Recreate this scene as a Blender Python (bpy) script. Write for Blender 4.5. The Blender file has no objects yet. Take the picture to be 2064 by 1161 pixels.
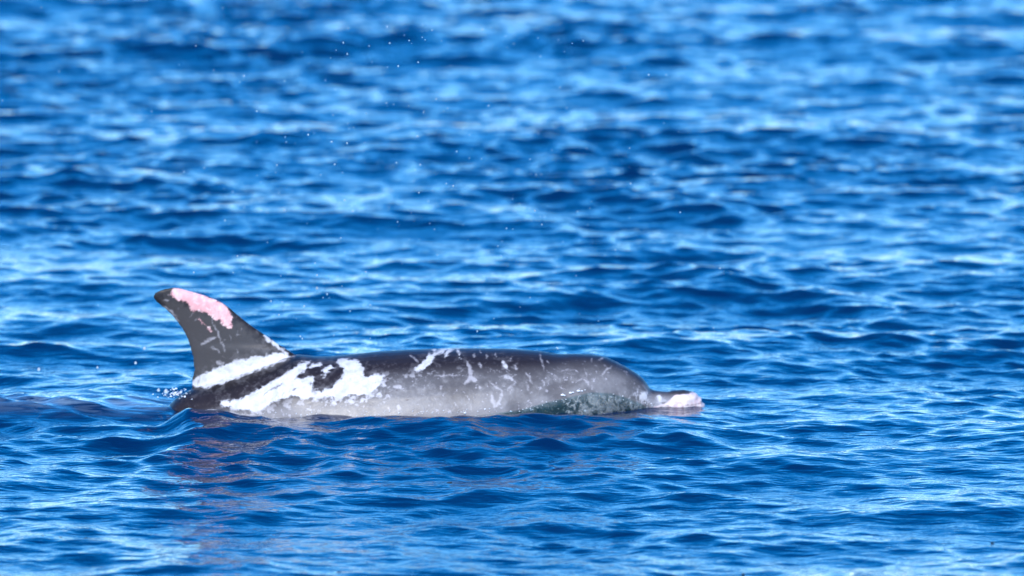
import bpy, bmesh, math, random
import numpy as np
from mathutils import Vector

R = math.radians
scene = bpy.context.scene
col = scene.collection

# ------------------------------------------------------------------ camera, sky, sun, exposure
SC = 700.0                 # photograph pixels per metre at the dolphin
CX, CZ = 1032.0, 820.0     # photograph pixel of the point (0, 0, 0)
DIST, HEIGHT = 22.0, 3.1
DEP = math.atan2(HEIGHT, DIST)
SLANT = math.hypot(DIST, HEIGHT)

cam_d = bpy.data.cameras.new("camera")
cam = bpy.data.objects.new("camera", cam_d)
col.objects.link(cam)
cam.location = (0.0, -DIST, HEIGHT)
cam_d.sensor_width = 36.0
cam_d.lens = SC * SLANT / 2064.0 * 36.0
tilt = (CZ - 580.5) / SC / SLANT          # the origin sits below the picture's middle
cam.rotation_euler = (R(90) - DEP + tilt, 0, 0)
cam_d.clip_start = 0.5
cam_d.clip_end = 20000
cam_d.dof.use_dof = True
cam_d.dof.focus_distance = SLANT - 1.0
cam_d.dof.aperture_fstop = 3.5
scene.camera = cam

SUN_EL, SUN_AZ = R(38), R(192)            # azimuth clockwise from +y (the view direction): behind the camera
world = bpy.data.worlds.new("World")
scene.world = world
world.use_nodes = True
wn = world.node_tree
bg = wn.nodes["Background"]
sky = wn.nodes.new("ShaderNodeTexSky")
sky.sky_type = 'NISHITA'
sky.sun_disc = False
sky.sun_elevation = SUN_EL
sky.sun_rotation = SUN_AZ
sky.air_density = 1.0
sky.dust_density = 0.0
sky.ozone_density = 10.0
hs = wn.nodes.new("ShaderNodeHueSaturation")
hs.inputs["Hue"].default_value = .501
hs.inputs["Saturation"].default_value = 1.24
wn.links.new(sky.outputs[0], hs.inputs["Color"])
wn.links.new(hs.outputs[0], bg.inputs["Color"])
bg.inputs["Strength"].default_value = 0.15

sun_d = bpy.data.lights.new("sun", 'SUN')
sun_d.energy = 2.8
sun_d.angle = R(0.5)
sun_d.color = (1.0, 0.95, 0.88)
sun = bpy.data.objects.new("sun", sun_d)
col.objects.link(sun)
sdir = Vector((math.sin(SUN_AZ) * math.cos(SUN_EL), math.cos(SUN_AZ) * math.cos(SUN_EL), math.sin(SUN_EL)))
sun.rotation_euler = sdir.to_track_quat('Z', 'Y').to_euler()
sun.location = sdir * 30

scene.view_settings.view_transform = 'Standard'
scene.view_settings.look = 'None'
scene.view_settings.exposure = 0.95
scene.view_settings.gamma = 1.0
scene.cycles.use_denoising = True
scene.cycles.max_bounces = 8
scene.cycles.transparent_max_bounces = 12
scene.cycles.caustics_reflective = False
scene.cycles.caustics_refractive = False

# ------------------------------------------------------------------ helpers
def tag(o, label=None, cat=None, group=None, kind=None):
    if label: o["label"] = label
    if cat: o["category"] = cat
    if group: o["group"] = group
    if kind: o["kind"] = kind
    return o

def mesh_obj(name, verts, faces, mat=None, parent=None, smooth=True):
    me = bpy.data.meshes.new(name)
    me.from_pydata([tuple(v) for v in verts], [], [tuple(f) for f in faces])
    if smooth:
        me.polygons.foreach_set("use_smooth", [True] * len(me.polygons))
    me.update()
    o = bpy.data.objects.new(name, me)
    col.objects.link(o)
    if mat: me.materials.append(mat)
    if parent: o.parent = parent
    return o

class NT:
    """small node-tree builder"""
    def __init__(self, name):
        self.m = bpy.data.materials.new(name)
        self.m.use_nodes = True
        self.t = self.m.node_tree
        self.t.nodes.clear()
        self.out = self.t.nodes.new("ShaderNodeOutputMaterial")
    def n(self, typ, **kw):
        nd = self.t.nodes.new(typ)
        for k, v in kw.items():
            setattr(nd, k, v)
        return nd
    def set(self, sock, v):
        if hasattr(v, "is_linked") or isinstance(v, bpy.types.NodeSocket):
            self.t.links.new(v, sock)
        else:
            sock.default_value = v
    def math(self, op, a, b=0.0, c=None, clamp=False):
        nd = self.n("ShaderNodeMath", operation=op, use_clamp=clamp)
        self.set(nd.inputs[0], a)
        self.set(nd.inputs[1], b)
        if c is not None: self.set(nd.inputs[2], c)
        return nd.outputs[0]
    def mix(self, f, a, b):
        nd = self.n("ShaderNodeMix", data_type='RGBA')
        self.set(nd.inputs[0], f)
        self.set(nd.inputs[6], a)
        self.set(nd.inputs[7], b)
        return nd.outputs[2]
    def attr(self, name):
        return self.n("ShaderNodeAttribute", attribute_name=name).outputs["Fac"]
    def coord(self):
        return self.n("ShaderNodeTexCoord").outputs["Object"]
    def mapping(self, vec, scale=(1, 1, 1), rot=(0, 0, 0), loc=(0, 0, 0)):
        nd = self.n("ShaderNodeMapping")
        self.t.links.new(vec, nd.inputs[0])
        nd.inputs["Scale"].default_value = scale
        nd.inputs["Rotation"].default_value = rot
        nd.inputs["Location"].default_value = loc
        return nd.outputs[0]
    def noise(self, vec, scale, detail=3.0, rough=0.55, dist=0.0):
        nd = self.n("ShaderNodeTexNoise")
        self.t.links.new(vec, nd.inputs["Vector"])
        nd.inputs["Scale"].default_value = scale
        nd.inputs["Detail"].default_value = detail
        nd.inputs["Roughness"].default_value = rough
        nd.inputs["Distortion"].default_value = dist
        return nd.outputs["Fac"]
    def step(self, v, lo, hi):
        nd = self.n("ShaderNodeMapRange", interpolation_type='SMOOTHSTEP')
        self.set(nd.inputs[0], v)
        nd.inputs[1].default_value = lo
        nd.inputs[2].default_value = hi
        return nd.outputs[0]
    def bsdf(self, **kw):
        nd = self.n("ShaderNodeBsdfPrincipled")
        for k, v in kw.items():
            self.set(nd.inputs[k.replace("_", " ")], v)
        return nd
    def bump(self, h, strength, dist):
        nd = self.n("ShaderNodeBump")
        self.set(nd.inputs["Height"], h)
        nd.inputs["Strength"].default_value = strength
        nd.inputs["Distance"].default_value = dist
        return nd.outputs[0]
    def done(self, shader):
        self.t.links.new(shader, self.out.inputs["Surface"])
        return self.m

def rgb(r, g, b):
    f = lambda c: ((c / 255 + 0.055) / 1.055) ** 2.4 if c > 10 else c / 255 / 12.92
    return (f(r), f(g), f(b), 1.0)

def X(px): return (px - CX) / SC
def Z(py): return (CZ - py) / SC / math.cos(DEP)

# ------------------------------------------------------------------ dolphin body profile (metres)
top_tab = [(-1.95, -.175), (-1.80, -.14), (-1.65, -.125), (-1.45, -.105), (-1.30, -.088), (-1.15, -.075), (-1.05, -.050),
           (-1.0, -.010), (-.965, .026), (-.917, .053), (-.80, .098), (-.70, .128), (X(600), Z(716)), (X(650), Z(720)), (X(700), Z(716)), (X(760), Z(710)),
           (X(850), Z(705)), (X(930), Z(703)), (X(1020), Z(704)), (X(1090), Z(709)), (X(1130), Z(714.5)), (X(1160), Z(714)),
           (X(1185), Z(715)), (X(1215), Z(719)), (X(1250), Z(734)), (X(1280), Z(751)), (X(1297), Z(765)), (X(1305), Z(775.5)),
           (X(1310), Z(783)), (X(1321), Z(787.5)), (X(1345), Z(790)), (X(1375), Z(792)), (X(1398), Z(794)), (X(1408), Z(801))]
bot_tab = [(-1.95, -.195), (-1.8, -.185), (-1.65, -.165), (-1.45, -.15), (-1.3, -.165), (-1.15, -.185), (-.985, -.205), (-.8, -.245),
           (-.6, -.29), (-.4, -.31), (-.2, -.30), (0, -.23), (.1, -.175), (.2, -.115), (.3, -.06), (.36, -.036), (.42, -.026),
           (.50, -.022), (.54, -.014)]
wid_tab = [(-1.95, .018), (-1.8, .022), (-1.65, .028), (-1.45, .042), (-1.3, .058), (-1.15, .078), (-.985, .105), (-.85, .14),
           (-.7, .178), (-.5, .213), (-.3, .223), (-.1, .212), (.05, .188), (.15, .162), (.25, .128), (.32, .098), (.37, .068),
           (.40, .052), (.45, .043), (.50, .040), (.54, .026)]

def spline(tab):
    """smooth (PCHIP-like) curve through a table"""
    xs = np.array([t[0] for t in tab]); ys = np.array([t[1] for t in tab])
    d = np.diff(ys) / np.diff(xs)
    m = np.zeros(len(xs)); m[0], m[-1] = d[0], d[-1]
    for i in range(1, len(xs) - 1):
        m[i] = 0 if d[i-1] * d[i] <= 0 else 2 * d[i-1] * d[i] / (d[i-1] + d[i])
    def f(x):
        x = np.clip(np.asarray(x, float), xs[0], xs[-1])
        i = np.clip(np.searchsorted(xs, x) - 1, 0, len(xs) - 2)
        h = xs[i+1] - xs[i]; t = (x - xs[i]) / h
        return ((2*t**3 - 3*t**2 + 1) * ys[i] + (t**3 - 2*t**2 + t) * h * m[i]
                + (-2*t**3 + 3*t**2) * ys[i+1] + (t**3 - t**2) * h * m[i+1])
    return f
f_top, f_bot, f_wid = spline(top_tab), spline(bot_tab), spline(wid_tab)

def side_y(x, z):
    """depth of the flank facing the camera at (x, z)"""
    zt, zb = f_top(x), f_bot(x)
    c, h = (zt + zb) / 2, (zt - zb) / 2
    q = np.clip(1 - ((z - c) / h) ** 2, 0, 1)
    return -f_wid(x) * np.sqrt(q)

# ------------------------------------------------------------------ water waves
rng = np.random.default_rng(29)
comps = []
def band(n, l0, l1, amp, spread, mean=R(-90)):
    for _ in range(n):
        lam = math.exp(rng.uniform(math.log(l0), math.log(l1)))
        th = mean + rng.normal(0, spread)
        comps.append((lam, th, amp * lam * rng.uniform(.5, 1.4), rng.uniform(0, 2 * math.pi)))
band(6, 2.0, 4.5, .0017, .40, R(-75))
band(14, .80, 1.8, .0018, .50, R(-80))
for mean in (R(-64), R(-114)):              # two crossing trains of chop
    band(15, .36, .80, .0025, .42, mean)
    band(24, .15, .34, .0029, .60, mean)
    band(28, .070, .15, .0028, .80, mean)

gk = [(rng.normal(0, 2.1), rng.normal(0, 1.0), rng.uniform(0, 6.28)) for _ in range(9)]
def gustiness(x, y):
    """patchy wind: the small chop stands up in places and lies down in others, and is smoother in the boat's lee"""
    n = sum(np.sin(a_ * x + b_ * y + c_) for a_, b_, c_ in gk) / math.sqrt(4.5)
    lee = .76 + .52 * np.clip((y + 1.0) / 8.0, 0, 1)
    return np.exp(.19 * np.clip(n, -1.6, 1.8)) * lee

def calm_near(x, y):
    return 1 - np.exp(-(np.maximum(np.abs(x + .25) - .75, 0) / .22) ** 2 - ((y + .50) / .75) ** 2)

def water_points(x, y, dx, chop=1.1):
    cn = calm_near(x, y)
    g = gustiness(x, y) * (1 + .60 * np.exp(-((y + .70) / .55) ** 2 - ((x + .2) / 1.3) ** 4) + .7 * np.exp(-((y + .9) / .6) ** 2 - ((x + .80) / .28) ** 2) + .3 * np.exp(-(y / .2) ** 2 - ((x + 1.3) / .35) ** 2))   # the animal's own ripples
    ox = np.zeros_like(x); oy = np.zeros_like(x); oz = np.zeros_like(x)
    for lam, th, a, ph in comps:
        k = 2 * math.pi / lam
        fade = np.clip((lam / dx - 3.0) / 3.0, 0, 1)
        if not fade.any(): continue
        A = a * fade * (g if lam < .6 else 1.0 + .2 * np.clip((y - 1) / 8.0, 0, 1)) * ((.2 + .8 * cn) if lam > .55 else 1.0)
        arg = k * (math.cos(th) * x + math.sin(th) * y) + ph
        c, s = np.cos(arg), np.sin(arg)
        oz += A * c
        ox -= chop * A * math.cos(th) * s
        oy -= chop * A * math.sin(th) * s
    return ox, oy, oz

def axis(parts):
    """parts: list of (end, step at that end) -> coordinates with a growing step"""
    v = [parts[0][0]]; st = parts[0][1]
    for (a, sa), (b, sb) in zip(parts[:-1], parts[1:]):
        while v[-1] < b - 1e-6:
            t = (v[-1] - a) / (b - a)
            v.append(v[-1] + sa * (sb / sa) ** min(max(t, 0), 1))
    return np.array(v)

ys = axis([(-21.5, .5), (-9, .08), (-7.0, .018), (3, .02), (20, .036), (36, .10), (80, .8), (300, 8), (3000, 120), (9000, 900)])
us_half = axis([(0, .0115), (1.75, .012), (2.6, .03), (6, .25), (40, 3), (400, 40)])
us = np.concatenate([-us_half[:0:-1], us_half])
U, Y = np.meshgrid(us, ys)
fan = np.clip((Y + DIST) / DIST, .35, None)
XX = U * fan
du = np.gradient(us)[None, :] * fan
dy = np.repeat(np.gradient(ys)[:, None], len(us), 1)
cell = np.maximum(du, dy * .6)
ox, oy, oz = water_points(XX, Y, cell)
PX, PY = XX + ox, Y + oy

# calmer and shaped water round the animal: the long waves flatten against its flank, a swell slides over the tail stock
def blob(x, y, cx, cy, sx, sy):
    return np.exp(-((x - cx) / sx) ** 2 - ((y - cy) / sy) ** 2)
PZ = oz.copy()
swell = np.exp(-((PY - .02) / .14) ** 2) * np.clip((-.950 - PX) / .045, 0, 1) * np.clip((PX + 1.75) / .45, 0, 1)
PZ += swell * (.005 + .006 * np.sin(9 * PX + 1.0) + .006 * np.sin(23 * PX + 31 * PY))
PZ -= .012 * blob(PX, PY, -.98, -.16, .25, .12)
# low crest of water standing along the near flank
wl_u = [300, 380, 450, 520, 600, 750, 850, 1000, 1100, 1200, 1300, 1380, 1450, 1520]
wl_v = [838, 816, 826, 835, 839, 841, 836, 833, 832, 832, 829, 829, 836, 846]
yc = -(f_wid(np.clip(PX, -1.2, .5)) + .25)
hh = (CZ - yc * math.sin(DEP) * SC - np.interp(CX + PX * SC, wl_u, wl_v)) / (SC * math.cos(DEP))
edge = np.clip((CX + PX * SC - 330) / 60, 0, 1) * np.clip((1500 - CX - PX * SC) / 90, 0, 1)
PZ += np.clip(hh, 0, .05) * .84 * edge * np.exp(-((PY - yc) / np.where(PY < yc, .34, .09)) ** 2)
PZ -= .010 * blob(PX, PY, .58, .0, .10, .08)

# clarity: how close the skin lies below the surface
zt = f_top(PX); zb = f_bot(PX); w = f_wid(PX)
q = 1 - (PY / np.maximum(w, 1e-3)) ** 2
inside = (q > 0) & (PX > -1.93) & (PX < .55)
skin = (zt + zb) / 2 + (zt - zb) / 2 * np.sqrt(np.clip(q, 0, 1))
wash = np.exp(-((PY - .03 - .03 * np.sin(5 * PX)) / .12) ** 2) * np.clip((-.96 - PX) / .08, 0, 1) * np.clip((PX + 1.62) / .25, 0, 1)
near = np.where(inside, np.exp(-np.clip(PZ - skin, 0, 1) / .016), 0.0) * np.clip((PX + 1.02) / .06, 0, 1)

ny, nx = PX.shape
verts = np.stack([PX.ravel(), PY.ravel(), PZ.ravel()], 1).astype(np.float32)
ii = np.arange(ny * nx).reshape(ny, nx)
quads = np.stack([ii[:-1, :-1].ravel(), ii[:-1, 1:].ravel(), ii[1:, 1:].ravel(), ii[1:, :-1].ravel()], 1).astype(np.int32)

def fast_mesh(name, verts, quads):
    me = bpy.data.meshes.new(name)
    me.vertices.add(len(verts)); me.vertices.foreach_set("co", verts.ravel())
    me.loops.add(quads.size); me.loops.foreach_set("vertex_index", quads.ravel())
    me.polygons.add(len(quads))
    me.polygons.foreach_set("loop_start", np.arange(0, quads.size, 4, dtype=np.int32))
    me.polygons.foreach_set("use_smooth", np.ones(len(quads), dtype=bool))
    me.update(calc_edges=True)
    me.validate()
    return me
wm = fast_mesh("water", verts, quads)
a = wm.attributes.new("near", 'FLOAT', 'POINT'); a.data.foreach_set("value", near.ravel().astype(np.float32))
a = wm.attributes.new("wash", 'FLOAT', 'POINT'); a.data.foreach_set("value", wash.ravel().astype(np.float32))
water = bpy.data.objects.new("water", wm); col.objects.link(water)
tag(water, "rippled deep blue sea around the dolphin", kind="structure")

def water_material():
    t = NT("sea_water")
    co = t.coord()
    v1 = t.mapping(co, scale=(.6, 1.0, 1.0), rot=(0, 0, R(12)))
    n1 = t.noise(v1, 7.0, 2.0, .5, .6)
    n2 = t.noise(t.mapping(co, scale=(.5, 1.2, 1), rot=(0, 0, R(-14))), 34.0, 2.0, .5, .4)
    h = t.math('ADD', t.math('MULTIPLY', n1, 1.0), t.math('MULTIPLY', n2, .34))
    nrm = t.bump(h, 1.0, .0085)
    nw = t.noise(t.mapping(co, scale=(.4, 1.8, 1)), 24, 5, .65, .8)
    milky = t.math('MULTIPLY', t.attr("wash"), t.step(nw, .36, .62))
    tone = t.mix(milky, (.0006, .014, .056, 1), (.20, .30, .39, 1))
    body = t.bsdf(Base_Color=tone, Roughness=.045, IOR=1.333, Normal=nrm)
    clear = t.n("ShaderNodeBsdfTransparent")
    clear.inputs[0].default_value = (.62, .82, .90, 1)
    film = t.n("ShaderNodeBsdfGlossy"); film.inputs["Roughness"].default_value = .05
    t.t.links.new(nrm, film.inputs["Normal"])
    fr = t.n("ShaderNodeFresnel"); fr.inputs[0].default_value = 1.333
    t.t.links.new(nrm, fr.inputs["Normal"])
    thin = t.n("ShaderNodeMixShader")
    t.t.links.new(fr.outputs[0], thin.inputs[0]); t.t.links.new(clear.outputs[0], thin.inputs[1]); t.t.links.new(film.outputs[0], thin.inputs[2])
    mx = t.n("ShaderNodeMixShader")
    t.set(mx.inputs[0], t.attr("near"))
    t.t.links.new(body.outputs[0], mx.inputs[1]); t.t.links.new(thin.outputs[0], mx.inputs[2])
    return t.done(mx.outputs[0])
wm.materials.append(water_material())

# ------------------------------------------------------------------ dolphin: one continuous body
def loft(rings):
    """rings: list of equal-length point lists -> closed tube"""
    v, f = [], []
    n = len(rings[0])
    for r in rings: v += r
    for i in range(len(rings) - 1):
        for j in range(n):
            f.append((i*n + j, i*n + (j+1) % n, (i+1)*n + (j+1) % n, (i+1)*n + j))
    f.append(tuple(range(n - 1, -1, -1)))
    f.append(tuple(range((len(rings) - 1)*n, len(rings)*n)))
    return v, f

shell_v, shell_f = [], []
def add_shell(v, f):
    b = len(shell_v)
    shell_v.extend(v)
    shell_f.extend([tuple(i + b for i in q) for q in f])

# trunk, head and beak
rings = []
bx = np.unique(np.concatenate([np.linspace(-1.95, .36, 140), np.linspace(.36, .545, 60)]))
for x in bx:
    zt_, zb_, w_ = float(f_top(x)), float(f_bot(x)), float(f_wid(x))
    c, h = (zt_ + zb_) / 2, (zt_ - zb_) / 2
    rings.append([(x, w_ * math.cos(a), c + h * math.sin(a)) for a in np.linspace(0, 2 * math.pi, 56, endpoint=False)])
add_shell(*loft(rings))

# dorsal fin: rows (photo y, trailing x, leading x)
fin_rows = [(780, 386, 690), (765, 387, 668), (745, 391.5, 640), (730, 390, 616), (716, 388, 598), (703, 384.5, 577), (692, 381, 560),
            (682, 377.5, 546), (672, 373, 531), (660, 366, 513), (648, 357, 497), (636, 347, 482), (626, 337, 471), (617, 326, 459),
            (609, 316, 447), (602, 311, 432), (596, 310, 416), (591, 313, 399), (586.5, 321, 382), (583, 331, 370), (580.5, 343, 359)]
rings = []
for py, pa, pb in fin_rows:
    z, xa, xb = Z(py), X(pa), X(pb)
    ch = xb - xa
    th = .5 * max(.012, ch * (.135 if py > 700 else .115))
    ring = []
    m = 22
    for j in range(m):                      # leading edge round, trailing edge thin
        a_ = 2 * math.pi * j / m
        s = (1 + math.cos(a_)) / 2          # 1 at leading edge
        prof = math.sin(a_)
        t_ = th * prof * (.42 + .85 * s ** .7)
        t_ = math.copysign(max(abs(t_), .0035 * abs(prof) ** .5), prof) if abs(prof) > 1e-6 else 0
        ring.append((xa + ch * s, t_, z))
    rings.append(ring)
add_shell(*loft(rings))

def ellipsoid(c, r, n=20, m=12, tilt_y=0.0):
    ring = []
    for i in range(1, m):
        ph = math.pi * i / m
        rr = []
        for j in range(n):
            a_ = 2 * math.pi * j / n
            p = Vector((r[0] * math.cos(ph), r[1] * math.sin(ph) * math.cos(a_), r[2] * math.sin(ph) * math.sin(a_)))
            ca, sa = math.cos(tilt_y), math.sin(tilt_y)
            rr.append((c[0] + p.x * ca + p.z * sa, c[1] + p.y, c[2] - p.x * sa + p.z * ca))
        ring.append(rr)
    return loft(ring)
# gnarled beak: dark lump on top of the tip, swollen upper lip, lower jaw jutting a little further
add_shell(*ellipsoid((X(1366), 0, Z(796)), (.034, .031, .014)))
add_shell(*ellipsoid((X(1377), -.004, Z(795)), (.020, .030, .014)))
add_shell(*ellipsoid((X(1385), 0, Z(805)), (.037, .039, .025), tilt_y=R(9)))
add_shell(*ellipsoid((X(1396), 0, Z(819)), (.036, .034, .015), tilt_y=R(-4)))
add_shell(*ellipsoid((X(1410), -.006, Z(817)), (.014, .022, .010)))
add_shell(*ellipsoid((X(1352), -.006, Z(816)), (.050, .040, .016)))

# flippers and flukes, below the surface
def blade(root, tip, chord0, chord1, thick, sweep=(0, 0, 0), n=9):
    root, tip, sw = Vector(root), Vector(tip), Vector(sweep)
    rr = []
    d = (tip - root).normalized()
    cdir = Vector((1, 0, 0)) - d * d.x
    cdir.normalize()
    nd = d.cross(cdir)
    for i in range(n):
        t_ = i / (n - 1)
        p = root.lerp(tip, t_) + sw * (t_ * t_)
        c_ = chord0 * (1 - t_) + chord1 * t_
        h_ = thick * (1 - .65 * t_)
        rr.append([tuple(p + cdir * (c_ * .5 * math.cos(a_)) + nd * (h_ * math.sin(a_))) for a_ in np.linspace(0, 2 * math.pi, 16, endpoint=False)])
    return loft(rr)
for s in (-1, 1):
    add_shell(*blade((.06, s * .13, -.17), (-.14, s * .34, -.36), .15, .04, .022, (-.05, 0, 0)))
    add_shell(*blade((-1.86, 0, -.17), (-2.05, s * .30, -.19), .24, .04, .018, (-.03, 0, 0)))

tmp = mesh_obj("shell", shell_v, shell_f)
rm = tmp.modifiers.new("r", 'REMESH'); rm.mode = 'VOXEL'; rm.voxel_size = .0038; rm.adaptivity = 0
sm = tmp.modifiers.new("s", 'SMOOTH'); sm.factor = .5; sm.iterations = 5
dg = bpy.context.evaluated_depsgraph_get()
body_me = bpy.data.meshes.new_from_object(tmp.evaluated_get(dg))
bpy.data.objects.remove(tmp)
body_me.name = "body"
body_me.materials.clear()
body_me.polygons.foreach_set("use_smooth", [True] * len(body_me.polygons))

# ---- markings: signed distances (in photo-scale pixels) carried on the skin
nv = len(body_me.vertices)
P = np.zeros(nv * 3, dtype=np.float32); body_me.vertices.foreach_get("co", P); P = P.reshape(-1, 3).astype(float)
yy = -np.abs(P[:, 1])
mu = CX + SC * P[:, 0] + np.where(P[:, 1] > .012, -14.0, 0)
mv = CZ - SC * (P[:, 2] * math.cos(DEP) + yy * math.sin(DEP))

def seg_dist(u, v, a, b):
    ax, ay = a; bx_, by_ = b
    dx, dy_ = bx_ - ax, by_ - ay
    t_ = np.clip(((u - ax) * dx + (v - ay) * dy_) / max(dx*dx + dy_*dy_, 1e-9), 0, 1)
    return np.hypot(u - ax - t_ * dx, v - ay - t_ * dy_)
def poly_sd(pts):
    """positive inside"""
    d = np.full(nv, 1e9); ins = np.zeros(nv, bool)
    for a_, b_ in zip(pts, pts[1:] + pts[:1]):
        d = np.minimum(d, seg_dist(mu, mv, a_, b_))
        cond = (a_[1] > mv) != (b_[1] > mv)
        with np.errstate(divide='ignore', invalid='ignore'):
            xi = (b_[0] - a_[0]) * (mv - a_[1]) / (b_[1] - a_[1] + 1e-12) + a_[0]
        ins ^= cond & (mu < xi)
    return np.where(ins, d, -d)
wob = np.zeros((2, nv))                     # slow wobble so that scars are not ruler-drawn
for q_, (ka, kb, kc, am) in enumerate([(55, 20, 70, 1.2), (130, 60, -110, .9), (-210, 90, 240, .7), (340, -100, 310, .5)]):
    wob[0] += am * np.sin(ka * P[:, 0] + kb * P[:, 1] + kc * P[:, 2] + q_)
    wob[1] += am * np.sin(kc * P[:, 0] - kb * P[:, 1] + ka * P[:, 2] + 2.3 * q_ + 1)
def line_sd(pts, w):
    """scar stroke: tapers towards both ends"""
    L = [math.hypot(b_[0] - a_[0], b_[1] - a_[1]) for a_, b_ in zip(pts[:-1], pts[1:])]
    tot = sum(L) + 1e-6; acc = 0.0
    best = np.full(nv, -1e9)
    for (a_, b_), l_ in zip(zip(pts[:-1], pts[1:]), L):
        u_, v_ = mu + wob[0], mv + wob[1]
        dx, dy_ = b_[0] - a_[0], b_[1] - a_[1]
        t_ = np.clip(((u_ - a_[0]) * dx + (v_ - a_[1]) * dy_) / max(dx*dx + dy_*dy_, 1e-9), 0, 1)
        d = np.hypot(u_ - a_[0] - t_ * dx, v_ - a_[1] - t_ * dy_)
        g_ = (acc + t_ * l_) / tot
        ww = w * (.35 + .8 * np.sqrt(np.clip(4 * g_ * (1 - g_), 0, 1))) if tot > 6 else w
        best = np.maximum(best, ww - d); acc += l_
    return best
za = lambda pts: [(260 + x / 3.414, 540 + y / 3.414) for x, y in pts]
zb_ = lambda pts: [(660 + x / 4.128, 660 + y / 4.128) for x, y in pts]
zc = lambda pts: [(1000 + x / 4.3, 660 + y / 4.3) for x, y in pts]
zd = lambda pts: [(1280 + x / 10.556, 740 + y / 10.556) for x, y in pts]
U_ = lambda *a_: np.maximum.reduce(a_)

white = U_(
    poly_sd(za([(425, 790), (480, 750), (600, 690), (780, 630), (1000, 590), (1060, 585), (1115, 612), (1000, 660), (880, 710),
                (740, 760), (640, 800), (540, 825), (440, 815)])),
    poly_sd(za([(1190, 655), (1250, 642), (1235, 690), (1180, 730), (1150, 765), (1200, 770), (1270, 745), (1285, 790), (1265, 845),
                (1330, 850), (1400, 830), (1440, 790), (1490, 740), (1480, 690), (1445, 660), (1440, 630), (1530, 625), (1590, 650),
                (1620, 700), (1628, 760), (1700, 735), (1760, 740), (1740, 800), (1690, 850), (1560, 880), (1450, 885), (1330, 890), (1220, 900),
                (1150, 880), (1000, 920), (930, 970), (880, 990), (760, 972), (640, 950), (640, 915), (760, 910), (860, 860), (960, 800), (1100, 720)])),
    poly_sd(za([(1335, 705), (1400, 668), (1412, 690), (1350, 728)])),
    line_sd(za([(1250, 690), (1330, 668)]), 3.5), line_sd(za([(1330, 745), (1370, 740)]), 3.0),
    poly_sd(zb_([(725, 355), (760, 325), (800, 285), (850, 215), (892, 245), (865, 300), (820, 350), (790, 352), (740, 362)])),
    line_sd(zb_([(870, 245), (930, 205), (1010, 172)]), 2.4), line_sd(zb_([(968, 250), (1000, 200), (1060, 172)]), 2.3),
    line_sd(zb_([(1075, 175), (1100, 230), (1110, 272)]), 1.8), line_sd(zb_([(880, 215), (890, 185)]), 2.0),
    line_sd(zb_([(1484, 325), (1486, 326)]), 3.4), line_sd(zb_([(1464, 290), (1466, 292)]), 2.2),
    line_sd(za([(930, 470), (1000, 520), (1050, 562), (1090, 600)]), 3.2),
    line_sd(zd([(170, 610), (190, 625)]), 6.5), line_sd(zd([(515, 620), (520, 720)]), 3.0))  # first spot: sun glare at the beak base, painted white on the skin
faint = U_(
    line_sd(zb_([(690, 240), (730, 260), (765, 292)]), 2.4), line_sd(zb_([(1165, 285), (1190, 340), (1190, 430), (1155, 478)]), 4.0),
    line_sd(zb_([(1180, 430), (1245, 445)]), 4.0), line_sd(zb_([(1500, 530), (1572, 450)]), 1.8),
    line_sd(zb_([(1645, 380), (1680, 410), (1705, 470)]), 2.0), line_sd(zb_([(1650, 450), (1672, 515)]), 2.2),
    line_sd(zb_([(1800, 455), (1812, 492)]), 2.8), line_sd(zb_([(1768, 205), (1785, 290), (1797, 370)]), 1.5),
    line_sd(zb_([(1368, 560), (1395, 665)]), 3.5), line_sd(zb_([(1450, 540), (1405, 665)]), 3.0), line_sd(zb_([(890, 408), (1100, 396)]), 1.6),
    line_sd(zb_([(1340, 440), (1450, 530), (1485, 520)]), 2.0), line_sd(zb_([(1400, 225), (1405, 260)]), 1.8), line_sd(zb_([(1325, 220), (1330, 258)]), 1.8),
    line_sd(zb_([(1255, 290), (1290, 330)]), 3.0), line_sd(zb_([(1560, 320), (1585, 350)]), 2.5), line_sd(zb_([(940, 500), (950, 520)]), 2.5),
    line_sd(zb_([(1270, 490), (1275, 525)]), 2.5), line_sd(zb_([(560, 480), (620, 500)]), 4.0), line_sd(zb_([(590, 640), (610, 690)]), 4.0),
    line_sd(zb_([(1270, 180), (1275, 205)]), 1.6), line_sd(zb_([(1215, 220), (1220, 250)]), 1.6),
    line_sd(zc([(915, 430), (950, 370), (995, 335)]), 2.0), line_sd(zc([(550, 385), (610, 380), (660, 365)]), 1.1),
    line_sd(zc([(690, 485), (750, 440), (790, 470), (812, 510)]), 1.9), line_sd(zc([(880, 292), (922, 270)]), 1.7), line_sd(zc([(760, 350), (780, 470)]), 1.1),
    line_sd(zc([(820, 270), (830, 300)]), 1.5), line_sd(zc([(1100, 375), (1130, 390)]), 1.2), line_sd(zc([(440, 280), (465, 310)]), 1.5),
    line_sd(za([(575, 350), (610, 430), (640, 520), (665, 582)]), 2.0), line_sd(za([(505, 525), (570, 490), (600, 470)]), 2.6),
    line_sd(za([(560, 548), (590, 556), (640, 590)]), 1.6), line_sd(za([(740, 460), (770, 465)]), 1.4), line_sd(za([(600, 650), (660, 658)]), 3.0),
    line_sd(za([(240, 262), (300, 300), (350, 372)]), 2.4), line_sd(za([(235, 220), (285, 225)]), 1.4), line_sd(za([(740, 565), (755, 580)]), 1.4),
    line_sd(za([(1100, 615), (1150, 605)]), 1.8))
rsc = random.Random(21)
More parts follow.
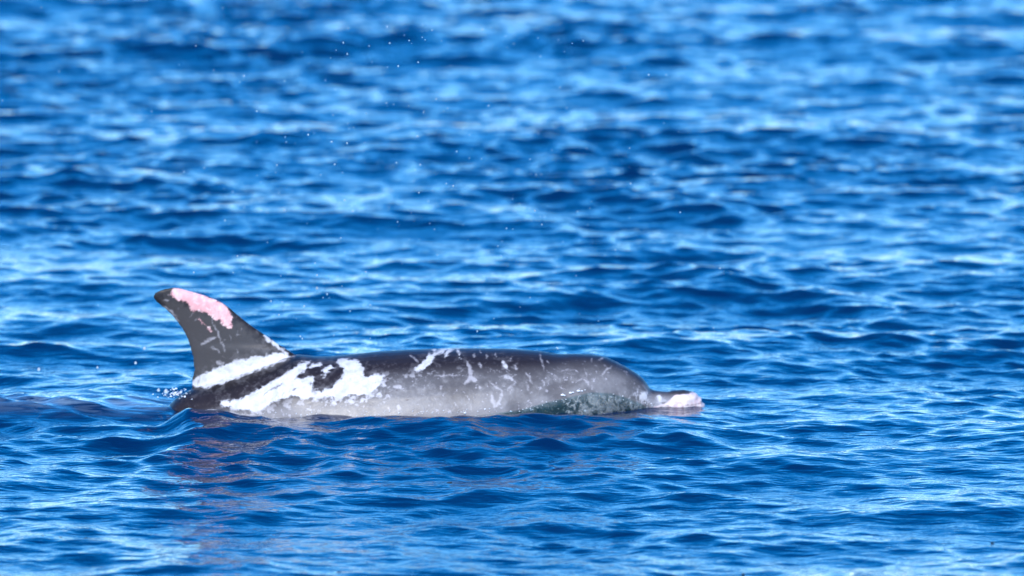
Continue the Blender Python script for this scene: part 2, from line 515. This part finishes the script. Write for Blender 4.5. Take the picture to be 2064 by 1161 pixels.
for _ in range(13):                         # tooth rakes: sets of thin parallel lines
    u0, v0 = rsc.uniform(700, 1270), rsc.uniform(710, 815)
    an, ln, gap = rsc.uniform(.5, 2.4), rsc.uniform(10, 30), rsc.uniform(3.0, 5.0)
    for q_ in range(rsc.randint(2, 4)):
        a0, b0 = u0 - gap * q_ * math.sin(an) + rsc.uniform(-2, 2), v0 + gap * q_ * math.cos(an)
        faint = np.maximum(faint, line_sd([(a0, b0), (a0 + ln * math.cos(an), b0 + ln * math.sin(an) * .8)], rsc.uniform(-.3, .5)))
for _ in range(16):
    u0, v0 = rsc.uniform(350, 520), rsc.uniform(620, 700)
    an, ln = rsc.uniform(0, math.pi), rsc.uniform(2, 12)
    faint = np.maximum(faint, line_sd([(u0, v0), (u0 + ln * math.cos(an), v0 + ln * math.sin(an))], rsc.uniform(.3, 1.0)))
pink = U_(
    poly_sd(za([(285, 185), (310, 140), (370, 134), (450, 148), (505, 182), (560, 208), (630, 232), (680, 270), (700, 310), (722, 340), (715, 390),
                (690, 400), (650, 390), (630, 360), (600, 355), (570, 330), (530, 310), (490, 300), (450, 305), (430, 290), (400, 250), (350, 225), (320, 210)])),
    line_sd(za([(480, 350), (530, 400), (572, 440)]), 2.2), line_sd(za([(690, 412), (715, 400)]), 2.0))
lip = U_(
    poly_sd(zd([(850, 600), (1000, 585), (1050, 572), (1150, 562), (1200, 535), (1300, 560), (1400, 640), (1440, 730), (1520, 780), (1540, 900), (1400, 1100),
                (1000, 1100), (650, 1000), (400, 920), (390, 840), (520, 800), (650, 770), (700, 720), (780, 640)])))
dark = U_(line_sd(zd([(380, 800), (400, 780)]), 1.2), line_sd(zd([(520, 772), (600, 765), (645, 730)]), 1.0), line_sd(zd([(480, 835), (640, 850), (880, 865), (1090, 825), (1250, 800), (1400, 775)]), .9),
          line_sd(zd([(1330, 745), (1400, 745), (1450, 720)]), 1.3), line_sd(zb_([(505, 420), (500, 480)]), .9), line_sd(zb_([(1330, 462), (1342, 495)]), 1.0),
          line_sd(zb_([(480, 555), (600, 520)]), .8), line_sd(zb_([(660, 590), (700, 602)]), .9), line_sd(zb_([(98, 618), (104, 620)]), 2.2),
          line_sd(za([(1030, 945), (1034, 950)]), 1.8), line_sd(za([(930, 890), (1060, 790)]), 1.0), line_sd(za([(1130, 850), (1160, 830)]), 1.6))
# dark cape over the back: signed distance below/above its lower edge
cape_edge = np.interp(mu, [0, 380, 470, 560, 620, 700, 760, 850, 950, 1030, 1100, 1160, 1200, 1240, 1270, 1300, 1316, 1400, 1500],
                          [842, 842, 826, 815, 795, 775, 756, 750, 745, 747, 742, 734, 734, 745, 758, 782, 802, 802, 802])
cape = cape_edge - mv                       # positive in the dark
low = np.interp(mu, [0, 400, 900, 1100, 1250, 1330, 1500], [860, 850, 835, 820, 790, 795, 800]) - mv
beak = mu - 1318.0
for nm, arr in (("white", white), ("faint", faint), ("pink", pink), ("lip", lip), ("cape", cape), ("low", low), ("beak", beak), ("dark", dark),
                ("fin", poly_sd([(380, 800), (300, 600), (345, 570), (480, 620), (610, 715), (600, 740), (470, 790)]))):
    at = body_me.attributes.new(nm, 'FLOAT', 'POINT')
    at.data.foreach_set("value", np.clip(arr, -400, 400).astype(np.float32))

def skin_material():
    t = NT("dolphin_skin")
    co = t.coord()
    n_big = t.noise(co, 9, 4, .6)
    n_mid = t.noise(co, 45, 5, .65, .3)
    n_fin = t.noise(co, 150, 4, .65)
    n_spk = t.noise(co, 75, 3, .6)
    streak = t.noise(t.mapping(co, scale=(1, 1, .25)), 60, 4, .6)
    # flank to cape
    cape_f = t.step(t.math('ADD', t.attr("cape"), t.math('MULTIPLY_ADD', n_mid, 22.0, -11.0)), -24, 16)
    low_f = t.step(t.math('ADD', t.attr("low"), t.math('MULTIPLY_ADD', n_big, 40.0, -20.0)), -10, 75)
    flank = t.mix(low_f, (.215, .207, .210, 1), (.108, .102, .105, 1))
    flank = t.mix(t.step(n_mid, .42, .72), flank, (.235, .226, .230, 1))
    flank = t.mix(t.math('MULTIPLY', t.step(n_big, .46, .66), .75), flank, (.082, .075, .077, 1))
    base = t.mix(cape_f, flank, t.mix(n_mid, (.011, .008, .009, 1), (.032, .024, .026, 1)))
    # dorsal fin: charcoal, a little paler towards its middle
    fin_f = t.step(t.attr("fin"), -4, 6)
    fin_c = t.mix(t.step(t.math('ADD', t.attr("fin"), t.math('MULTIPLY_ADD', n_mid, 50.0, -25.0)), 6, 42), (.014, .011, .012, 1), (.058, .053, .053, 1))
    base = t.mix(fin_f, base, fin_c)
    # beak: wet grey sides
    bk = t.math('MULTIPLY', t.step(t.attr("beak"), -20, 8), t.math('SUBTRACT', 1.0, cape_f))
    base = t.mix(bk, base, t.mix(n_mid, (.25, .25, .27, 1), (.43, .42, .45, 1)))
    # mottling of pale flecks on the flank
    fleck = t.math('MULTIPLY', t.step(n_spk, .60, .72), t.math('SUBTRACT', 1.0, t.math('MULTIPLY', cape_f, .85)))
    fleck = t.math('MULTIPLY', fleck, t.math('SUBTRACT', .55, t.math('MULTIPLY', fin_f, .45)))
    base = t.mix(fleck, base, (.50, .48, .52, 1))
    # halo of patchy white near the white patches, then the patches
    wa = t.attr("white")
    halo = t.step(t.math('ADD', wa, t.math('MULTIPLY_ADD', n_mid, 170.0, -85.0)), -16, 8)
    halo = t.math('MULTIPLY', halo, t.math('SUBTRACT', .55, t.math('MULTIPLY', cape_f, .5)))
    base = t.mix(halo, base, (.66, .64, .67, 1))
    wf = t.step(t.math('ADD', wa, t.math('ADD', t.math('MULTIPLY_ADD', n_mid, 18.0, -9.0), t.math('MULTIPLY_ADD', n_spk, 11.0, -5.5))), -2.6, 2.4)
    gash = t.noise(t.mapping(co, scale=(1, 1, .22), rot=(0, R(-52), 0)), 42, 4, .6)
    wf = t.math('MULTIPLY', wf, t.math('SUBTRACT', 1.0, t.math('MULTIPLY', t.step(gash, .60, .72), .7)))
    base = t.mix(wf, base, t.mix(t.step(n_mid, .35, .7), (.64, .63, .64, 1), (.45, .44, .45, 1)))
    ff = t.step(t.math('ADD', t.attr("faint"), t.math('MULTIPLY_ADD', n_fin, 5.0, -2.7)), -1.7, 2.6)
    ff = t.math('MULTIPLY', ff, t.step(n_spk, .22, .52))
    base = t.mix(t.math('MULTIPLY', ff, .40), base, (.66, .63, .66, 1))
    pf = t.step(t.math('ADD', t.attr("pink"), t.math('ADD', t.math('MULTIPLY_ADD', n_mid, 22.0, -11.0), t.math('MULTIPLY_ADD', n_fin, 10.0, -5.0))), -2.4, 2.4)
    pinkc = t.mix(t.step(n_mid, .4, .7), (.70, .35, .355, 1), (.78, .52, .50, 1))
    pinkc = t.mix(t.math('MULTIPLY', t.step(n_spk, .55, .70), .7), pinkc, (.84, .72, .70, 1))
    base = t.mix(pf, base, pinkc)
    lf = t.step(t.math('ADD', t.attr("lip"), t.math('ADD', t.math('MULTIPLY_ADD', n_mid, 6.0, -3.0), t.math('MULTIPLY_ADD', n_fin, 4.0, -2.0))), -1.2, 1.4)
    lipc = t.mix(t.step(n_spk, .45, .7), (.62, .53, .53, 1), (.56, .40, .41, 1))
    base = t.mix(lf, base, lipc)
    df = t.step(t.math('ADD', t.attr("dark"), t.math('MULTIPLY_ADD', n_fin, 3.0, -1.5)), -1.2, 1.2)
    base = t.mix(t.math('MULTIPLY', df, .75), base, (.05, .035, .04, 1))
    h = t.math('ADD', t.math('MULTIPLY', n_mid, .6), t.math('ADD', t.math('MULTIPLY', n_fin, .35), t.math('MULTIPLY', wf, .25)))
    b = t.bsdf(Base_Color=base, Roughness=t.math('MULTIPLY_ADD', n_mid, .28, .26), IOR=1.34, Normal=t.bump(h, .28, .004))
    return t.done(b.outputs[0])
skin_m = skin_material()
body_me.materials.append(skin_m)

NN = np.zeros(nv * 3, dtype=np.float32); body_me.vertices.foreach_get("normal", NN); NN = NN.reshape(-1, 3)
rl = np.random.default_rng(8)
lump = np.zeros(nv)
for _ in range(26):
    kv = rl.normal(0, 190, 3)
    lump += np.sin(P @ kv + rl.uniform(0, 6.28))
amp = np.clip((lip + 6) / 12, 0, 1) * .00018 + np.clip((mu - 1345) / 20, 0, 1) * .0001
P2 = P + NN * (lump * amp)[:, None]
body_me.vertices.foreach_set("co", P2.astype(np.float32).ravel()); body_me.update()
dolphin = bpy.data.objects.new("dolphin", None)
dolphin.empty_display_size = .2
col.objects.link(dolphin)
tag(dolphin, "scarred grey dolphin with pink-tipped dorsal fin and white bands, gliding at the surface", "dolphin")
body = bpy.data.objects.new("body", body_me); col.objects.link(body); body.parent = dolphin
tag(body, "dark-backed grey body with raised dorsal fin and pale pink beak tip")

# eye, low on the cheek
def dark_material(name, c, rough=.15):
    t = NT(name)
    n = t.noise(t.coord(), 60, 3)
    return t.done(t.bsdf(Base_Color=t.mix(n, c, tuple(v * 1.6 for v in c[:3]) + (1,)), Roughness=rough).outputs[0])
ex, ez = X(1213), Z(803)
ev, ef = ellipsoid((ex, float(side_y(ex, ez)) + .004, ez), (.011, .008, .006), 14, 9)
eye = mesh_obj("eye", ev, ef, dark_material("eye_dark", (.006, .005, .005, 1)), dolphin)

# ------------------------------------------------------------------ sheet of water dragged along the cheek and jaw
sx = np.linspace(X(955), X(1310), 160)
top_px = np.interp(CX + sx * SC, [955, 1000, 1050, 1100, 1150, 1190, 1230, 1262, 1290, 1310], [838, 832, 825, 811, 799, 790, 792, 801, 812, 826])
sv, sf = [], []
NR = 26
rs = np.random.default_rng(4)
ph = rs.uniform(0, 6.28, 24); kx = rs.uniform(20, 170, 24); kz = rs.uniform(20, 170, 24) * rs.choice([-1, 1], 24)
for i, x in enumerate(sx):
    # height on the flank whose projection is that line
    z = Z(top_px[i])
    for _ in range(8):
        z = (CZ - top_px[i]) / SC / math.cos(DEP) - float(side_y(x, z)) * math.tan(DEP)
    end = min(1, i / 14, (len(sx) - 1 - i) / 14)
    for j in range(NR):
        s = j / (NR - 1)
        zz = z * (1 - s) + (-.035) * s
        yb = float(side_y(x, zz))
        lump = sum(math.sin(kx[q_] * x + kz[q_] * zz + ph[q_]) / (1 + .010 * abs(kx[q_])) for q_ in range(24)) / 24
        off = (.0035 + .020 * s ** .8 + .016 * lump * min(1, s * 5)) * end + .0012
        sv.append((x, yb - max(off, .0008), zz))
for i in range(len(sx) - 1):
    for j in range(NR - 1):
        a_ = i * NR + j
        sf.append((a_, a_ + 1, a_ + NR + 1, a_ + NR))
def sheet_material():
    t = NT("foaming_water_sheet")
    co = t.coord()
    n1 = t.noise(co, 52, 5, .72, .8)
    n2 = t.noise(co, 120, 4, .6)
    sep = t.n("ShaderNodeSeparateXYZ"); t.t.links.new(co, sep.inputs[0])
    along = t.step(sep.outputs[0], X(1095), X(1200))
    foam = t.step(t.math('ADD', n1, t.math('MULTIPLY_ADD', along, .20, -.12)), .46, .64)
    foam = t.math('MAXIMUM', foam, t.math('MULTIPLY', t.step(n2, .62, .70), .8))
    nrm = t.bump(t.math('ADD', n1, t.math('MULTIPLY', n2, .4)), .8, .010)
    wat = t.bsdf(Base_Color=t.mix(n1, (.002, .016, .022, 1), (.010, .045, .050, 1)), Roughness=.06, IOR=1.333, Normal=nrm)
    fo = t.bsdf(Base_Color=t.mix(n2, (.18, .21, .21, 1), (.55, .58, .57, 1)), Roughness=.15, Normal=nrm)
    mx = t.n("ShaderNodeMixShader"); t.set(mx.inputs[0], foam)
    t.t.links.new(wat.outputs[0], mx.inputs[1]); t.t.links.new(fo.outputs[0], mx.inputs[2])
    tr = t.n("ShaderNodeBsdfTransparent"); tr.inputs[0].default_value = (.75, .88, .9, 1)
    m2 = t.n("ShaderNodeMixShader"); thin = t.math('SUBTRACT', 1.0, t.step(t.math('ADD', t.attr("depth"), t.math('MULTIPLY_ADD', n1, 1.0, -.5)), -.05, .34))
    t.set(m2.inputs[0], t.math('MAXIMUM', t.math('MULTIPLY_ADD', along, .52, .06), thin))
    t.t.links.new(mx.outputs[0], m2.inputs[1]); t.t.links.new(tr.outputs[0], m2.inputs[2])
    return t.done(m2.outputs[0])
sheet = mesh_obj("water_sheet", sv, sf, sheet_material())
ea = sheet.data.attributes.new("depth", 'FLOAT', 'POINT')
ea.data.foreach_set("value", [(k_ % NR) / (NR - 1) for k_ in range(len(sv))])
tag(sheet, "foaming dark green sheet of water along the dolphin's cheek and jaw", kind="stuff")

# ------------------------------------------------------------------ drops, beads and spray
def drop_material():
    t = NT("water_drop")
    n = t.noise(t.coord(), 200, 2)
    b = t.bsdf(Base_Color=t.mix(n, (.86, .93, .98, 1), (.96, .98, 1, 1)), Roughness=.08, IOR=1.333)
    b.inputs["Transmission Weight"].default_value = .6
    return t.done(b.outputs[0])
drop_m = drop_material()
def froth_material():
    t = NT("froth")
    n = t.noise(t.coord(), 150, 2)
    return t.done(t.bsdf(Base_Color=t.mix(n, (.70, .76, .80, 1), (.88, .90, .92, 1)), Roughness=.15, IOR=1.333).outputs[0])
froth_m = froth_material()
def ico(sub=2):
    bm = bmesh.new(); bmesh.ops.create_icosphere(bm, subdivisions=sub, radius=1.0)
    v = np.array([p.co[:] for p in bm.verts]); f = [[p.index for p in q_.verts] for q_ in bm.faces]
    bm.free(); return v, f
iv, if_ = ico(2)

def at_px(px, py, y=0.0):
    """a point at depth y that stands over the sea"""
    return (X(px) * (1 + y / DIST), y, ((CZ - py) / SC - y * math.sin(DEP)) / math.cos(DEP) * 1.0)

def cluster(name, items, label, kind="stuff", mat=None):
    v, f = [], []
    for (p, r, st) in items:
        b = len(v)
        v += [(p[0] + r * q_[0] * (1 + .5 * (1.5 - st)), p[1] + r * q_[1], p[2] + r * st * q_[2]) for q_ in iv]
        f += [tuple(i + b for i in t_) for t_ in if_]
    o = mesh_obj(name, v, f, mat or drop_m)
    tag(o, label, kind=kind)
    return o
rd = random.Random(5)
spray = []
seen = [(694, 88), (702, 103), (782, 70), (787, 88), (826, 87), (858, 83), (804, 142), (844, 137), (903, 219), (780, 204), (842, 269), (921, 300), (701, 296),
        (676, 326), (740, 234), (880, 212), (845, 397), (848, 337), (800, 333), (696, 411), (712, 424), (802, 445), (1033, 409), (1058, 415), (1078, 421), (1021, 463),
        (914, 382), (882, 511), (688, 485), (636, 527), (900, 371), (648, 359), (670, 285), (623, 282), (1092, 455), (985, 210), (973, 75), (640, 580), (547, 606),
        (570, 607), (563, 637), (614, 618), (747, 612), (706, 626), (652, 601), (660, 590), (763, 670), (778, 675), (606, 679), (610, 682), (1124, 703), (962, 668),
        (640, 557), (663, 556), (738, 551), (495, 150), (520, 230), (560, 330), (575, 420), (455, 440), (480, 520), (392, 550), (345, 470), (1306, 153), (1270, 370),
        (1180, 260), (1370, 430), (1450, 540), (1240, 505), (1122, 702), (1010, 520)]
for px, py in seen:
    y = rd.uniform(-.35, .35)
    spray.append((at_px(px, py, y), rd.uniform(.0011, .0021), rd.uniform(1.0, 1.5)))
for _ in range(240):
    px = rd.gauss(830, 300); py = rd.uniform(40, 700)
    y = rd.uniform(-.8, 1.6)
    spray.append((at_px(px, py, y), rd.uniform(.0005, .0013), rd.uniform(1.0, 1.6)))
cluster("spray", spray, "fine spray of tiny water droplets hanging in the air above the dolphin")

beads = []
def bead_on(px, py, r, lift=.004):
    x = X(px); z = Z(py)
    for _ in range(8): z = (CZ - py) / SC / math.cos(DEP) - float(side_y(x, z)) * math.tan(DEP)
    beads.append(((x, float(side_y(x, z)) - lift, z), r, .8))
for px, py, r in [(1133, 796, .0042), (1137, 797, .0026), (1149, 792, .0036), (1154, 791, .0024), (1165, 788, .0040), (1172, 788, .0026), (1178, 786, .0016),
                  (1178, 828, .0035), (1030, 829, .0024), (938, 832, .003), (1053, 831, .002), (1070, 827, .002), (1231, 800, .0016), (1270, 812, .0022)]:
    bead_on(px, py, r, .002)
for _ in range(90):
    px = rd.uniform(480, 1010); base = float(np.interp(px, [400, 450, 520, 600, 750, 850, 1010], [812, 824, 833, 837, 839, 833, 828]))
    bead_on(px, base - abs(rd.gauss(0, 4)) + 1, rd.uniform(.0006, .0016), .001)
for _ in range(40):
    px = rd.uniform(1040, 1330); base = float(np.interp(px, [1040, 1150, 1200, 1260, 1330], [824, 797, 787, 797, 815]))
    bead_on(px, base + abs(rd.gauss(0, 14)), rd.choice((.0006, .0008, .001, .0013)), .008)
for _ in range(70):                         # small splash where the back slips under
    px = 352 + rd.gauss(0, 13); py = 793 + rd.gauss(0, 5)
    beads.append((at_px(px, py, rd.uniform(-.10, -.02)), rd.choice((.0008, .001, .0013, .0018, .0028)), rd.uniform(.6, 1.2)))
cluster("froth_beads", beads, "glinting beads of froth along the dolphin's waterline", mat=froth_m)

big = [((320, 787, -.02), .0046, "round white water drop flung off just behind the dolphin's tail stock"),
       ((335, 790, -.03), .0066, "largest bright water drop splashing behind the dolphin's tail stock"),
       ((292, 703, .02), .0042, "lone water drop in the air left of the dorsal fin"),
       ((274, 732, .02), .0040, "water drop left of the fin base, lower of the drops there"),
       ((79, 745, .05), .0046, "leftmost water drop, above the pale wash trailing the dolphin"),
       ((197, 741, .04), .0032, "small water drop above the middle of the pale wash"),
       ((640, 582, .0), .0038, "water drop hanging above and right of the pink fin patch")]
drop_me = None
for (px, py, y), r, lab in big:
    if drop_me is None:
        drop_me = bpy.data.meshes.new("water_drop")
        # teardrop: sphere pulled out towards its top
        dv = [(q_[0] * (1 - .28 * max(q_[2], 0)), q_[1] * (1 - .28 * max(q_[2], 0)), q_[2] * (1.25 if q_[2] > 0 else .95)) for q_ in iv]
        drop_me.from_pydata(dv, [], [tuple(f) for f in if_])
        drop_me.polygons.foreach_set("use_smooth", [True] * len(drop_me.polygons))
        drop_me.materials.append(drop_m)
    o = bpy.data.objects.new("water_drop", drop_me); col.objects.link(o)
    o.location = at_px(px, py, y); o.scale = (r, r, r * 1.1)
    tag(o, lab, "drop", "larger water drops thrown up by the dolphin")


# ------------------------------------------------------------------ dark scraps of weed afloat in the foreground
wv = verts
weed_m = dark_material("wet_weed", (.006, .008, .008, 1), .3)
rw = random.Random(3)
def weed(px, py, length, lab):
    ang = DEP + (py - CZ) / SC / SLANT
    y = HEIGHT / math.tan(ang) - DIST
    x = X(px) * math.hypot(y + DIST, HEIGHT) / SLANT
    k_ = int(np.argmin((wv[:, 0] - x) ** 2 + (wv[:, 1] - y) ** 2))
    v, f = ellipsoid((0, 0, 0), (length, length * .55, length * .22), 14, 10)
    p1, p2 = rw.uniform(0, 6), rw.uniform(0, 6)
    out = []
    for a_, b_, c_ in v:                      # a crumpled scrap, curled up at one end
        q1 = 1 + .35 * math.sin(5 * a_ / length + p1) + .2 * math.sin(9 * b_ / length + p2)
        out.append((a_, b_ * q1, c_ * q1 + length * .35 * max(a_ / length, 0) ** 2))
    o = mesh_obj("seaweed_fragment", out, f, weed_m)
    o.location = (x, y, float(wv[k_, 2]) + length * .12)
    o.rotation_euler = (0, 0, rw.uniform(-.6, .6))
    tag(o, lab, "seaweed", "dark scraps of weed afloat in the foreground")
weed(86, 1080, .0050, "dark floating speck, leftmost of the row in the lower left water")
weed(122, 1081, .0055, "dark floating speck, second from the left in the lower left row")
weed(143, 1081, .0045, "dark floating speck, third from the left in the lower left row")
weed(174, 1080, .0055, "dark floating speck, rightmost of the row in the lower left water")
weed(906, 966, .0075, "small dark scrap floating in front of the dolphin's middle")
weed(1497, 1150, .0060, "small dark scrap floating at the bottom edge of the view")
weed(2000, 1075, .0060, "small dark scrap floating near the right edge of the view")
